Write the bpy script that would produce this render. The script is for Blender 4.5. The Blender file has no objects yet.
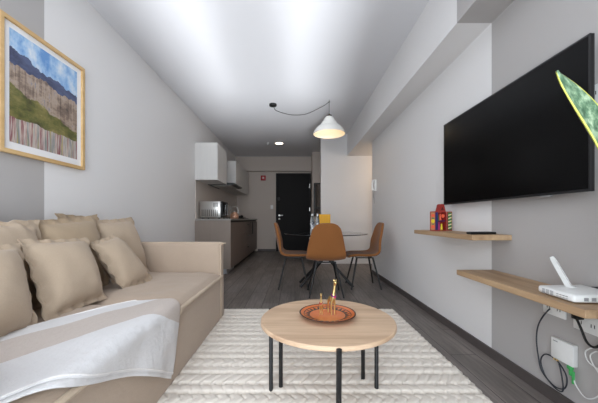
import bpy, bmesh, math, random
from math import sin, cos, pi, sqrt, radians, atan2
from mathutils import Vector, Matrix, noise

random.seed(7)
S = bpy.context.scene
COL = S.collection

# ------------------------------------------------------------------ helpers
def lin(c):
    return tuple(((v / 255) / 12.92 if v / 255 <= .04045 else ((v / 255 + .055) / 1.055) ** 2.4) for v in c) + (1,)

class NT:
    """small wrapper for building node materials"""
    def __init__(self, name):
        self.m = bpy.data.materials.new(name)
        self.m.use_nodes = True
        self.t = self.m.node_tree
        self.b = self.t.nodes['Principled BSDF']
    def n(self, kind, **kw):
        nd = self.t.nodes.new(kind)
        for k, v in kw.items():
            if k in nd.inputs.keys():
                nd.inputs[k].default_value = v
            else:
                setattr(nd, k, v)
        return nd
    def l(self, a, b):
        self.t.links.new(a, b)
    def math(self, op, a, b=None, c=None):
        nd = self.t.nodes.new('ShaderNodeMath'); nd.operation = op
        for i, v in enumerate((a, b, c)):
            if v is None: continue
            if isinstance(v, (int, float)): nd.inputs[i].default_value = v
            else: self.l(v, nd.inputs[i])
        return nd.outputs[0]
    def mix(self, f, a, b):
        nd = self.t.nodes.new('ShaderNodeMix'); nd.data_type = 'RGBA'
        for i, v in ((0, f), (6, a), (7, b)):
            if isinstance(v, (int, float, tuple)): nd.inputs[i].default_value = v
            else: self.l(v, nd.inputs[i])
        return nd.outputs[2]
    def ramp(self, f, stops, interp='LINEAR'):
        nd = self.t.nodes.new('ShaderNodeValToRGB'); cr = nd.color_ramp; cr.interpolation = interp
        while len(cr.elements) < len(stops): cr.elements.new(.5)
        for e, (p, c) in zip(cr.elements, stops):
            e.position = p; e.color = c
        self.l(f, nd.inputs[0]); return nd.outputs[0]
    def coord(self, which='Object'):
        return self.t.nodes.new('ShaderNodeTexCoord').outputs[which]
    def xyz(self, v):
        nd = self.t.nodes.new('ShaderNodeSeparateXYZ'); self.l(v, nd.inputs[0]); return nd.outputs
    def mapped(self, v, scale):
        nd = self.t.nodes.new('ShaderNodeMapping'); nd.inputs['Scale'].default_value = scale
        self.l(v, nd.inputs[0]); return nd.outputs[0]
    def noise(self, v, scale, detail=3, rough=.5):
        nd = self.n('ShaderNodeTexNoise', Scale=scale, Detail=detail, Roughness=rough)
        self.l(v, nd.inputs['Vector']); return nd.outputs['Fac']
    def bump(self, h, strength, dist=.01):
        nd = self.n('ShaderNodeBump', Strength=strength, Distance=dist)
        self.l(h, nd.inputs['Height']); self.l(nd.outputs[0], self.b.inputs['Normal'])
    def base(self, c):
        if isinstance(c, tuple): self.b.inputs['Base Color'].default_value = c
        else: self.l(c, self.b.inputs['Base Color'])
    def set(self, **kw):
        for k, v in kw.items(): self.b.inputs[k.replace('_', ' ')].default_value = v

def plain(name, rgb, rough=.5, metal=0, nscale=40, var=.06, bump=0, bdist=.002, **kw):
    """a colour with gentle noise variation and optional bump"""
    w = NT(name); o = w.coord()
    f = w.noise(o, nscale)
    c = lin(rgb); lo = tuple(v * (1 - var) for v in c[:3]) + (1,); hi = tuple(min(1, v * (1 + var)) for v in c[:3]) + (1,)
    w.base(w.mix(f, lo, hi)); w.set(Roughness=rough, Metallic=metal, **kw)
    if bump: w.bump(f, bump, bdist)
    return w.m

def bm_new(): return bmesh.new()

def box(bm, x0, x1, y0, y1, z0, z1, bev=0, seg=2):
    m = Matrix.Translation(((x0 + x1) / 2, (y0 + y1) / 2, (z0 + z1) / 2)) @ Matrix.Diagonal((abs(x1 - x0), abs(y1 - y0), abs(z1 - z0), 1))
    r = bmesh.ops.create_cube(bm, size=1, matrix=m)
    if bev:
        vs = set(r['verts'])
        es = [e for e in bm.edges if e.verts[0] in vs and e.verts[1] in vs]
        bmesh.ops.bevel(bm, geom=es, offset=bev, segments=seg, profile=.5, affect='EDGES')
    return bm

def tube(bm, pts, r, n=10, closed=False):
    """swept round bar through pts; r one radius or one per point"""
    pts = [Vector(p) for p in pts]; N = len(pts)
    rs = r if isinstance(r, (list, tuple)) else [r] * N
    rings = []; ref = None
    for i, p in enumerate(pts):
        a = pts[(i - 1) % N] if (closed or i > 0) else p
        b = pts[(i + 1) % N] if (closed or i < N - 1) else p
        t = (b - a).normalized()
        if ref is None:
            ref = t.orthogonal().normalized()
        ref = (ref - t * ref.dot(t))
        ref = ref.normalized() if ref.length > 1e-6 else t.orthogonal().normalized()
        u = t.cross(ref)
        rings.append([bm.verts.new(p + (ref * cos(2 * pi * k / n) + u * sin(2 * pi * k / n)) * rs[i]) for k in range(n)])
    for i in range(N if closed else N - 1):
        A, B = rings[i], rings[(i + 1) % N]
        for k in range(n):
            bm.faces.new((A[k], A[(k + 1) % n], B[(k + 1) % n], B[k]))
    if not closed:
        bm.faces.new(rings[0][::-1]); bm.faces.new(rings[-1])
    return bm

def spline(pts, k=8, closed=False):
    pts = [Vector(p) for p in pts]; N = len(pts); out = []
    for i in range(N if closed else N - 1):
        g = (lambda j: pts[j % N]) if closed else (lambda j: pts[max(0, min(N - 1, j))])
        p0, p1, p2, p3 = g(i - 1), g(i), g(i + 1), g(i + 2)
        for s in range(k):
            t = s / k
            out.append(.5 * ((2 * p1) + (p2 - p0) * t + (2 * p0 - 5 * p1 + 4 * p2 - p3) * t * t + (3 * p1 - p0 - 3 * p2 + p3) * t ** 3))
    if not closed: out.append(pts[-1])
    return out

def lathe(bm, prof, n=32, c=(0, 0, 0)):
    """turn (r, z) profile about z; r = 0 ends close to a point"""
    c = Vector(c); rings = []
    for r, z in prof:
        if r < 1e-6: rings.append([bm.verts.new(c + Vector((0, 0, z)))])
        else: rings.append([bm.verts.new(c + Vector((r * cos(2 * pi * k / n), r * sin(2 * pi * k / n), z))) for k in range(n)])
    for A, B in zip(rings, rings[1:]):
        for k in range(n):
            k2 = (k + 1) % n
            if len(A) == 1 and len(B) == 1: continue
            if len(A) == 1: bm.faces.new((A[0], B[k2], B[k]))
            elif len(B) == 1: bm.faces.new((A[k], A[k2], B[0]))
            else: bm.faces.new((A[k], A[k2], B[k2], B[k]))
    return bm

def prism(bm, poly, h0, h1, axis='z'):
    """extrude a polygon [(a,b)...] along an axis"""
    def P(a, b, h): return {'z': (a, b, h), 'y': (a, h, b), 'x': (h, a, b)}[axis]
    A = [bm.verts.new(P(a, b, h0)) for a, b in poly]; B = [bm.verts.new(P(a, b, h1)) for a, b in poly]
    n = len(poly)
    for k in range(n): bm.faces.new((A[k], A[(k + 1) % n], B[(k + 1) % n], B[k]))
    bm.faces.new(A[::-1]); bm.faces.new(B)
    return bm

def grid_surface(bm, f, nu, nv, uv=True, closed_u=False):
    vs = [[bm.verts.new(f(i / nu, j / nv)) for j in range(nv + 1)] for i in range(nu + 1)]
    lay = bm.loops.layers.uv.verify() if uv else None
    for i in range(nu):
        for j in range(nv):
            fc = bm.faces.new((vs[i][j], vs[i + 1][j], vs[i + 1][j + 1], vs[i][j + 1]))
            if lay:
                for lp, (a, b) in zip(fc.loops, ((i, j), (i + 1, j), (i + 1, j + 1), (i, j + 1))):
                    lp[lay].uv = (a / nu, b / nv)
    return bm

def put(name, bm, mat, parent=None, loc=(0, 0, 0), rotz=0, smooth=True, angle=38, fix=True):
    me = bpy.data.meshes.new(name)
    if fix: bmesh.ops.recalc_face_normals(bm, faces=bm.faces[:])
    bm.to_mesh(me); bm.free()
    me.materials.append(mat)
    if smooth:
        for p in me.polygons: p.use_smooth = True
        me.set_sharp_from_angle(angle=radians(angle))
    o = bpy.data.objects.new(name, me); COL.objects.link(o)
    o.location = loc; o.rotation_euler = (0, 0, rotz)
    if parent: o.parent = parent
    return o

def tag(o, label, cat, group=None):
    o['label'] = label; o['category'] = cat
    if group: o['group'] = group
    return o

def thing(name, label, cat, loc=(0, 0, 0), rotz=0, group=None):
    o = bpy.data.objects.new(name, None); COL.objects.link(o)
    o.empty_display_size = .05
    o.location = loc; o.rotation_euler = (0, 0, rotz)
    return tag(o, label, cat, group)

def struct(name, bm, mat, label, cat='structure', **kw):
    o = put(name, bm, mat, **kw); o['kind'] = 'structure'; o['label'] = label; o['category'] = cat
    return o

def dup(root, loc, rotz, label, group=None):
    r = root.copy(); COL.objects.link(r); r.location = loc; r.rotation_euler = (0, 0, rotz); r['label'] = label
    if group: r['group'] = group
    for ch in list(root.children):
        c = ch.copy(); COL.objects.link(c); c.parent = r
        for g in list(ch.children):
            d = g.copy(); COL.objects.link(d); d.parent = c
    return r

def subsurf(o, lv=2):
    m = o.modifiers.new('Subdivision', 'SUBSURF'); m.levels = lv; m.render_levels = lv
    return o

# ------------------------------------------------------------------ room sizes (metres)
XL, XR = -1.76, 1.38          # left and right wall
YW, YC, YP, YB = -1.0, 5.10, 6.20, 8.60   # window wall, end of right wall, partition, back wall
ZC = 2.82                     # ceiling
PAINT_Y = 2.0                 # where grey paint turns to white

# ------------------------------------------------------------------ materials
def wall_paint():
    w = NT('wall_paint'); g = w.t.nodes.new('ShaderNodeNewGeometry')
    p = g.outputs['Position']; y = w.xyz(p)[1]
    f = w.math('GREATER_THAN', y, PAINT_Y)
    w.base(w.mix(f, lin((178, 174, 172)), lin((230, 228, 227))))
    w.set(Roughness=.75)
    w.bump(w.noise(p, 55, 4), .08, .004)
    return w.m
M_WALL = wall_paint()
M_WARMWALL = plain('plain_wall_paint', (200, 188, 178), .75, nscale=50, var=.02, bump=.08)

def ceiling_paint():
    w = NT('ceiling_paint'); g = w.t.nodes.new('ShaderNodeNewGeometry'); p = g.outputs['Position']
    wv = w.n('ShaderNodeTexWave', Scale=1.6, Distortion=2.5, Detail=2, bands_direction='Y')
    wv.inputs['Detail Scale'].default_value = .6
    w.l(p, wv.inputs['Vector'])
    w.base(lin((226, 226, 229))); w.set(Roughness=.7)
    w.bump(wv.outputs['Fac'], .012, .02)
    return w.m
M_CEIL = ceiling_paint()

def floor_wood():
    w = NT('dark_wood_planks'); g = w.t.nodes.new('ShaderNodeNewGeometry'); p = g.outputs['Position']
    x, y, z = w.xyz(p)
    cv = w.t.nodes.new('ShaderNodeCombineXYZ'); w.l(y, cv.inputs[0]); w.l(x, cv.inputs[1])
    br = w.n('ShaderNodeTexBrick', Scale=1, offset=.37)
    br.inputs['Brick Width'].default_value = 1.25; br.inputs['Row Height'].default_value = .185
    br.inputs['Mortar Size'].default_value = .0025
    br.inputs['Color1'].default_value = (.2, .2, .2, 1); br.inputs['Color2'].default_value = (.8, .8, .8, 1)
    br.inputs['Mortar'].default_value = (0, 0, 0, 1)
    w.l(cv.outputs[0], br.inputs['Vector'])
    grain = w.noise(w.mapped(p, (30, 2.2, 1)), 1.6, 6, .65)
    patch = w.noise(w.mapped(p, (5, 1.2, 1)), 1.3, 3)
    f = w.math('ADD', w.math('MULTIPLY', grain, .6), w.math('MULTIPLY', patch, .4))
    base = w.ramp(f, [(.3, lin((74, 67, 63))), (.5, lin((106, 98, 93))), (.72, lin((138, 128, 122)))])
    tone = w.mix(.22, base, br.outputs['Color'])
    w.base(w.mix(br.outputs['Fac'], w.mix(.75, tone, base), lin((40, 36, 35))))
    w.set(Roughness=.46); w.b.inputs['Specular IOR Level'].default_value = .35
    w.bump(grain, .12, .002)
    return w.m
M_FLOOR = floor_wood()
M_SKIRT = plain('dark_skirting', (82, 75, 73), .5, nscale=20, var=.12)

def linen(name, rgb, bump=.25, scale=450, var=.1):
    w = NT(name); o = w.coord()
    wx = w.n('ShaderNodeTexWave', Scale=scale / 6, Distortion=1.2, Detail=1, bands_direction='X'); w.l(o, wx.inputs['Vector'])
    wz = w.n('ShaderNodeTexWave', Scale=scale / 6, Distortion=1.2, Detail=1, bands_direction='Z'); w.l(o, wz.inputs['Vector'])
    wy = w.n('ShaderNodeTexWave', Scale=scale / 6, Distortion=1.2, Detail=1, bands_direction='Y'); w.l(o, wy.inputs['Vector'])
    h = w.math('ADD', w.math('MULTIPLY', wx.outputs['Fac'], .5), w.math('MULTIPLY', w.math('ADD', wz.outputs['Fac'], wy.outputs['Fac']), .4))
    nz = w.noise(o, 9, 5, .6); fine = w.noise(o, 160, 2)
    c = lin(rgb); lo = tuple(v * (1 - var) for v in c[:3]) + (1,); hi = tuple(min(1, v * (1 + var)) for v in c[:3]) + (1,)
    f = w.math('ADD', w.math('MULTIPLY', nz, .45), w.math('MULTIPLY', fine, .55))
    w.base(w.mix(f, lo, hi)); w.set(Roughness=.92, Sheen_Weight=.15)
    w.b.inputs['Specular IOR Level'].default_value = .15
    hh = w.math('ADD', w.math('MULTIPLY', h, .12), w.math('MULTIPLY', w.noise(o, 14, 4, .6), 1.2))
    w.bump(hh, bump, .02)
    return w.m
M_SOFA = linen('beige_linen_slipcover', (184, 165, 147), bump=.18)
M_CUSH = linen('beige_linen_cushion', (180, 161, 140), bump=.16)
M_CUSH2 = linen('tan_linen_cushion', (166, 146, 122), bump=.16)
M_PIPE = linen('beige_piping', (196, 177, 155), bump=.1)

def wood(name, c1, c2, axis='y', rough=.5, scale=1., knots=False, lo=.35, hi=.65):
    w = NT(name); o = w.coord()
    st = {'x': (1.2, 14, 14), 'y': (14, 1.2, 14), 'z': (14, 14, 1.2)}[axis]
    g = w.noise(w.mapped(o, tuple(s * scale for s in st)), 1.5, 6, .6)
    st2 = tuple(s * .35 * scale for s in st)
    g2 = w.noise(w.mapped(o, st2), 1.7, 3, .5)
    f = w.math('ADD', w.math('MULTIPLY', g, .55), w.math('MULTIPLY', g2, .45))
    w.base(w.ramp(f, [(lo, lin(c1)), (hi, lin(c2))]))
    w.set(Roughness=rough); w.bump(g, .06, .002)
    return w.m
M_OAK = wood('oak_laminate', (146, 116, 86), (190, 160, 126), 'y')
M_TABLE = wood('pale_rustic_oak', (172, 138, 110), (212, 182, 152), 'x', .45, .8, lo=.32, hi=.54)
M_FRAMEWOOD = wood('light_ash_frame', (196, 158, 104), (220, 186, 134), 'y', .5)
M_BLACK = plain('black_powder_coat', (18, 18, 19), .45, nscale=90)
M_BLACKPLASTIC = plain('black_plastic', (16, 16, 17), .35, nscale=60)
M_WHITEPL = plain('white_plastic', (232, 232, 230), .35, nscale=30, var=.02)
M_GREYPL = plain('grey_plastic', (150, 150, 152), .45, nscale=30)
M_STEEL = plain('brushed_steel', (190, 188, 184), .3, 1, nscale=60)
M_CHROME = plain('chrome', (205, 205, 205), .16, 1, nscale=20)
M_GOLD = plain('polished_brass', (228, 200, 138), .3, 1, nscale=60)

# ------------------------------------------------------------------ room shell
T = .12
struct('floor', box(bm_new(), XL - T, 3.0, YW - .3, YB + T, -.1, 0), M_FLOOR, 'dark grey brown wood plank floor', 'floor', smooth=False)
struct('ceiling', box(bm_new(), XL - T, 3.0, YW - .3, YB + T, ZC, ZC + .1), M_CEIL, 'white plaster ceiling with streaks of daylight', 'ceiling', smooth=False)
struct('wall_left', box(bm_new(), XL - T, XL, YW, YB, 0, ZC), M_WALL, 'left wall painted grey beside the picture and white beyond', 'wall', smooth=False)
struct('wall_right', box(bm_new(), XR, XR + T, YW, YC, 0, ZC), M_WALL, 'right wall with television and shelves, grey then white', 'wall', smooth=False)
struct('wall_back', box(bm_new(), XL - T, 3.0, YB, YB + T, 0, ZC), M_WARMWALL, 'far wall with the dark entrance door', 'wall', smooth=False)
struct('wall_partition', box(bm_new(), .566, 3.0, YP, YP + .15, 0, ZC), M_WALL, 'white partition wall behind the dining table', 'wall', smooth=False)
struct('wall_pillar', box(bm_new(), .48, .72, 7.84, YB, 0, ZC), M_WARMWALL, 'narrow white wall stub right of the entrance door', 'wall', smooth=False)
struct('wall_corridor', box(bm_new(), .72, .84, YP + .15, 7.9, 0, ZC), M_WARMWALL, 'inner side wall hidden behind the partition', 'wall', smooth=False)
struct('wall_passage', box(bm_new(), 2.88, 3.0, YC - .3, YP, 0, ZC), M_WARMWALL, 'end wall of the side passage', 'wall', smooth=False)
struct('wall_recess', box(bm_new(), XR + T, 3.0, YC - T, YC, 0, ZC), M_WARMWALL, 'near wall of the side passage', 'wall', smooth=False)
# ceiling beam along the right wall
struct('trim_1', box(bm_new(), 1.136, XR, YW, YP, 2.345, ZC), M_WALL, 'boxed beam running along the right wall under the ceiling', 'beam', smooth=False)
struct('trim_2', box(bm_new(), XR, 2.88, YC, YP, 2.345, ZC), M_WALL, 'lowered ceiling of the side passage', 'ceiling', smooth=False)
# lintel over the entrance
struct('trim_3', box(bm_new(), XL, .48, YB - .14, YB, 2.40, ZC), M_WARMWALL, 'pale lintel band above the entrance door', 'lintel', smooth=False)
# window wall behind the camera: two tall glazed openings and a post between them
bmw = bm_new()
WX = [(-1.22, -.42), (-.24, .58)]
box(bmw, XL, WX[0][0], YW - .12, YW, 0, ZC); box(bmw, WX[0][1], WX[1][0], YW - .12, YW, 0, ZC)
box(bmw, WX[1][1], XR + T, YW - .12, YW, 0, ZC)
for a, b in WX:
    box(bmw, a, b, YW - .12, YW, 2.35, ZC); box(bmw, a, b, YW - .12, YW, 0, .25)
struct('wall_front', bmw, M_WALL, 'window wall opposite the entrance', 'wall', smooth=False)
for k, (a, b) in enumerate(WX):
    f = bm_new()
    box(f, a, a + .04, YW - .1, YW - .04, .25, 2.35); box(f, b - .04, b, YW - .1, YW - .04, .25, 2.35)
    box(f, a + .04, b - .04, YW - .1, YW - .04, .25, .29); box(f, a + .04, b - .04, YW - .1, YW - .04, 2.31, 2.35)
    struct('window_%d' % (k + 1), f, M_WHITEPL, 'white framed tall window, %s one' % ('first' if k == 0 else 'second'), 'window', smooth=False)

# skirting boards
struct('baseboard_right', box(bm_new(), XR - .012, XR, YW, YC, 0, .065), M_SKIRT, 'dark skirting along the right wall', 'skirting', smooth=False)
struct('baseboard_left', box(bm_new(), XL, XL + .012, YW, 4.98, 0, .065), M_SKIRT, 'dark skirting along the left wall', 'skirting', smooth=False)
struct('baseboard_back', box(bm_new(), -1.12, -.58, YB - .012, YB, 0, .065), M_SKIRT, 'dark skirting beside the entrance door', 'skirting', smooth=False)
struct('baseboard_partition', box(bm_new(), .566, 2.88, YP - .012, YP, 0, .065), M_WALL, 'skirting along the partition wall, painted pale for reflected light', 'skirting', smooth=False)  # wall colour here paints in the light reflecting off the board

# entrance door
M_DOOR = plain('near_black_door_paint', (24, 22, 22), .6, nscale=25, var=.1)
M_DOOR.node_tree.nodes['Principled BSDF'].inputs['Specular IOR Level'].default_value = .2
d = struct('door_1', box(bm_new(), -.53, .45, YB - .05, YB, .005, 2.30, .004), M_DOOR, 'dark flush entrance door at the end of the room', 'door', smooth=False)
fr = bm_new()
box(fr, -.57, -.53, YB - .07, YB, 0, 2.34); box(fr, .45, .479, YB - .07, YB, 0, 2.34); box(fr, -.53, .45, YB - .07, YB, 2.30, 2.34)
put('door_frame', fr, M_DOOR, d, smooth=False)
h = bm_new()
tube(h, [(-.47, YB - .05, 1.08), (-.47, YB - .10, 1.08)], .012); tube(h, [(-.48, YB - .10, 1.08), (-.36, YB - .10, 1.08)], .011)
lathe(h, [(0, 0), (.028, 0), (.028, .008), (0, .008)], 20)
bmesh.ops.rotate(h, verts=h.verts[-42:], cent=(0, 0, 0), matrix=Matrix.Rotation(pi / 2, 3, 'X'))
bmesh.ops.translate(h, verts=h.verts[-42:], vec=(-.47, YB - .05, 1.08))
put('door_handle', h, M_STEEL, d)
k = bm_new(); box(k, -.495, -.445, YB - .062, YB - .05, .95, 1.0, .008)
put('deadbolt', k, M_STEEL, d)
k = bm_new(); box(k, -.52, -.46, YB - .064, YB - .05, 1.52, 1.62, .006)
put('door_lock', k, M_BLACKPLASTIC, d)
for zh in (.3, 1.2, 1.9):
    k = bm_new(); box(k, .43, .449, YB - .06, YB - .045, zh, zh + .12); put('hinge', k, M_STEEL, d)

# ------------------------------------------------------------------ sofa
SX0, SX1, SY0, SY1 = -1.745, -.705, .45, 2.83
ARM = .145
sofa = thing('sofa', 'long beige slipcovered linen sofa along the left wall', 'sofa', ((SX0 + SX1) / 2, (SY0 + SY1) / 2, 0))
ox, oy = sofa.location.x, sofa.location.y
def shift(bm):
    bmesh.ops.translate(bm, verts=bm.verts, vec=(-ox, -oy, 0)); return bm
def wobble(bm, amp, sc):
    for v in bm.verts:
        n_ = noise.noise_vector(v.co * sc) * amp
        v.co += Vector((n_.x, n_.y, n_.z * .6))
    return bm
def soft_box(x0, x1, y0, y1, z0, z1, bev, cuts, amp=.006, sc=5):
    bm = bm_new(); box(bm, x0, x1, y0, y1, z0, z1, bev, 4)
    bmesh.ops.subdivide_edges(bm, edges=[e for e in bm.edges if e.calc_length() > .12], cuts=cuts, use_grid_fill=True)
    return wobble(bm, amp, sc)
put('base', shift(soft_box(SX0, SX1, SY0 + .02, SY1 - .005, .015, .405, .02, 8, .005)), M_SOFA, sofa)
put('backrest', shift(soft_box(SX0, SX0 + .19, SY0 + ARM, SY1 - ARM, .35, .75, .045, 8)), M_SOFA, sofa)
for k, (a, b) in enumerate(((SY1 - ARM, SY1), (SY0, SY0 + ARM))):
    arm = put('arm', shift(soft_box(SX0, SX1 + .002, a, b, .02, .748, .03, 8, .004)), M_SOFA, sofa)
    p = bm_new(); yy = a + .012 if k == 0 else b - .012
    zs = [(SX0 + .02, yy, .742), (SX1 - .03, yy, .742), (SX1 - .004, yy, .715), (SX1 + .002, yy, .5), (SX1 + .002, yy, .03)]
    tube(p, spline(zs, 5), .0055, 6); put('piping', shift(p), M_PIPE, arm)

def seat_cushion(y0, y1):
    bm = bm_new(); x0, x1 = SX0 + .17, SX1 + .002; zt, zb = .435, .40
    N = 40
    def top(u, v):
        a, b = 2 * u - 1, 2 * v - 1
        e = (1 - abs(a) ** 6) * (1 - abs(b) ** 7)
        p = Vector((x0 + (x1 - x0) * u, y0 + (y1 - y0) * v, zt + .055 * max(0, e) ** .45))
        n_ = noise.noise(p * 4.3) * .010 + noise.noise(p * 11) * .004
        p.z += n_ * (.3 + max(0, e))
        return p
    def bot(u, v):
        return Vector((x0 + (x1 - x0) * u, y0 + (y1 - y0) * v, zb))
    grid_surface(bm, top, N, N); 
    # flange: a thin wavy flap all round
    per = []
    for i in range(60): per.append((x1, y0 + (y1 - y0) * i / 60, 1, 0))
    for i in range(40): per.append((x1 - (x1 - x0) * i / 40, y1, 0, 1))
    for i in range(60): per.append((x0, y1 - (y1 - y0) * i / 60, -1, 0))
    for i in range(40): per.append((x0 + (x1 - x0) * i / 40, y0, 0, -1))
    low = [bm.verts.new((x, y, zb - .02)) for x, y, a, b in per]; up = [bm.verts.new((x, y, zt)) for x, y, a, b in per]
    n = len(per)
    for i in range(n): bm.faces.new((low[i], low[(i + 1) % n], up[(i + 1) % n], up[i]))
    return bm
def flange(y0, y1):
    bm = bm_new(); x1 = SX1 + .004; pts = []
    for i in range(61):
        t = i / 60; y = y0 + (y1 - y0) * t
        w_ = .007 + .004 * sin(t * 47) + .003 * noise.noise(Vector((y * 9, 1, 2)))
        pts.append((x1 + .006 + w_ * .3, y, .428 + .005 * noise.noise(Vector((y * 6, 4, 0)))))
    tube(bm, pts, [.013 + .0025 * noise.noise(Vector((p[1] * 14, 0, 7))) for p in pts], 8)
    return bm
for a, b in ((1.70, SY1 - ARM + .004), (SY0 + ARM - .004, 1.695)):
    sc_ = put('seat_cushion', shift(seat_cushion(a, b)), M_SOFA, sofa)
    put('flange', shift(flange(a, b)), M_PIPE, sc_)
    if a > 1.5:
        e = bm_new()
        tube(e, spline([(SX1 + .006, a + .03, .432), (SX1 + .016, a + .005, .424), (SX1 + .014, a - .02, .408), (SX1 + .006, a - .03, .40)], 5), [.012, .013, .014, .014, .015, .016, .017, .017, .016, .015, .014, .013, .012, .010, .009, .008], 8)
        put('flange_corner', shift(e), M_PIPE, sc_)

# cushions and pillows: four corners (bottom near, bottom far, top far, top near), thickness
def pillow(name, label, cat, BL, BR, TR, TL, thick, mat, seed, group, fl=.035, ear=.02, crush=.0):
    BL, BR, TR, TL = map(Vector, (BL, BR, TR, TL))
    c = (BL + BR + TR + TL) / 4; base = Vector((c.x, c.y, min(BL.z, BR.z)))
    nrm = (BR - BL).cross(TL - BL).normalized()
    W = (BR - BL).length; H = (TL - BL).length
    bm = bm_new(); N = 34
    fu, fv = fl / W * 2, fl / H * 2
    def P(a, b, side):
        # a, b in -1..1 ; edges bow inwards between the corner ears
        ua = a * (1 - ear * 2.2 * (1 - b * b) * abs(a)); vb = b * (1 - ear * 2.2 * (1 - a * a) * abs(b))
        u, v = (ua + 1) / 2, (vb + 1) / 2
        p = BL * (1 - u) * (1 - v) + BR * u * (1 - v) + TR * u * v + TL * (1 - u) * v
        ia, ib = min(1, abs(a) / (1 - fu)), min(1, abs(b) / (1 - fv))
        puff = max(0, (1 - ia ** 2.6) * (1 - ib ** 2.6)) ** .5
        edge = 1 - puff
        q = p - base
        wave = .007 * sin(seed * 3 + (u * 31 + v * 27)) * max(0, edge - .45) * 1.8
        wrk = (noise.noise(q * 5 + Vector((seed * 9, 0, 0))) * .010 + noise.noise(q * 15 + Vector((0, seed * 5, 0))) * .003) * (.35 + puff)
        sag = crush * (v ** 2) * noise.noise(Vector((u * 7, seed, v * 5)))
        return q + nrm * (side * (thick / 2 * puff + .003) + wave + wrk * (1 if side > 0 else .4)) + Vector((0, 0, sag))
    vs = {}
    for s in (1, -1):
        for i in range(N + 1):
            for j in range(N + 1):
                vs[s, i, j] = bm.verts.new(P(2 * i / N - 1, 2 * j / N - 1, s))
    for s in (1, -1):
        for i in range(N):
            for j in range(N):
                q = [vs[s, i, j], vs[s, i + 1, j], vs[s, i + 1, j + 1], vs[s, i, j + 1]]
                bm.faces.new(q if s > 0 else q[::-1])
    loop = [(i, 0) for i in range(N)] + [(N, j) for j in range(N)] + [(i, N) for i in range(N, 0, -1)] + [(0, j) for j in range(N, 0, -1)]
    for k in range(len(loop)):
        a, b = loop[k], loop[(k + 1) % len(loop)]
        bm.faces.new((vs[1, a[0], a[1]], vs[-1, a[0], a[1]], vs[-1, b[0], b[1]], vs[1, b[0], b[1]]))
    o = put(name, bm, mat, loc=base, angle=70)
    return tag(o, label, cat, group)
GB, GT = 'flanged back cushions along the sofa', 'throw pillows in front of the back cushions'
pillow('back_cushion', 'beige flanged back cushion against the far arm of the sofa', 'cushion',
       (-1.36, 2.13, .48), (-1.35, 2.64, .48), (-1.50, 2.62, .99), (-1.52, 2.11, .965), .17, M_CUSH, 1, GB)
pillow('back_cushion', 'tall beige back cushion showing behind the middle square pillow', 'cushion',
       (-1.38, 1.62, .48), (-1.38, 2.11, .48), (-1.50, 2.15, 1.005), (-1.52, 1.66, .965), .17, M_CUSH2, 2, GB)
pillow('back_cushion', 'hidden tan cushion with one corner poking up behind other back cushions', 'cushion',
       (-1.60, 1.95, .72), (-1.60, 2.38, .72), (-1.67, 2.42, .99), (-1.67, 1.99, 1.012), .09, M_CUSH2, 3, GB)
pillow('back_cushion', 'beige back cushion behind the pillow nearest the camera', 'cushion',
       (-1.38, 1.08, .48), (-1.37, 1.58, .48), (-1.49, 1.66, .965), (-1.51, 1.14, .985), .17, M_CUSH, 4, GB, crush=.03)
pillow('back_cushion', 'crumpled cushion edge rising above the nearest back cushion', 'cushion',
       (-1.60, 1.10, .72), (-1.60, 1.50, .72), (-1.66, 1.60, 1.0), (-1.66, 1.10, 1.03), .09, M_CUSH2, 5, GB, crush=.05)
pillow('throw_pillow', 'small beige flanged pillow tilted before the far back cushion', 'pillow',
       (-1.16, 1.93, .475), (-1.14, 2.30, .475), (-1.36, 2.15, .865), (-1.36, 1.88, .815), .15, M_CUSH, 6, GT, fl=.025)
pillow('throw_pillow', 'square beige flanged pillow in the middle of the sofa', 'pillow',
       (-1.165, 1.33, .48), (-1.16, 1.75, .48), (-1.34, 1.84, .85), (-1.38, 1.42, .87), .17, M_CUSH, 7, GT, fl=.028)
pillow('throw_pillow', 'plump beige pillow cut off by the frame on the sofa', 'pillow',
       (-1.15, .86, .48), (-1.145, 1.27, .48), (-1.33, 1.38, .855), (-1.33, .93, .86), .19, M_CUSH, 8, GT, fl=.028)

# throw blanket: strip in unrolled coordinates (s = across the sofa, beyond the front edge it hangs), y along
def blanket_mat():
    w = NT('striped_linen_throw'); uv = w.coord('UV'); u, v, _ = w.xyz(uv)
    o = w.coord(); nz = w.noise(o, 220, 2); big = w.noise(o, 30, 4)
    edge = w.math('ADD', v, w.math('MULTIPLY', w.math('SUBTRACT', big, .5), .012))
    band = w.math('MULTIPLY', w.math('GREATER_THAN', edge, .20), w.math('LESS_THAN', edge, .56))
    c = w.mix(band, lin((220, 218, 218)), w.mix(nz, lin((190, 177, 168)), lin((206, 195, 187))))
    w.base(c); w.set(Roughness=.9, Sheen_Weight=.1)
    w.bump(w.math('ADD', w.math('MULTIPLY', big, .8), w.math('MULTIPLY', nz, .12)), .35, .02)
    return w.m
M_THROW = blanket_mat()
FARP = [(-1.42, .72), (-1.29, .97), (-1.195, 1.155), (-1.117, 1.30), (-1.02, 1.49), (-.945, 1.60), (-.90, 1.67)]
NEARP = [(-.86, .56), (-.80, .66), (-.758, .732), (-.66, .92), (-.55, 1.17), (-.45, 1.35), (-.32, 1.565)]
fs = spline([(a, b, 0) for a, b in FARP], 10); ns = spline([(a, b, 0) for a, b in NEARP], 10)
EDGE, RB = SX1 + .021, .035
def drape(s, y, lift):
    """unrolled (s, y) -> on the seat or down the front"""
    zt = .494 + lift
    if s < EDGE - RB: return Vector((s, y, zt))
    a = (s - (EDGE - RB)) / RB
    if a < pi / 2: return Vector((EDGE - RB + (RB + lift) * sin(a), y, zt - lift - RB + (RB + lift) * cos(a)))
    return Vector((EDGE + lift + .012 * sin((s + y) * 9) * min(1, (a - pi / 2) * .2), y, zt - lift - RB - (a - pi / 2) * RB))
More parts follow.
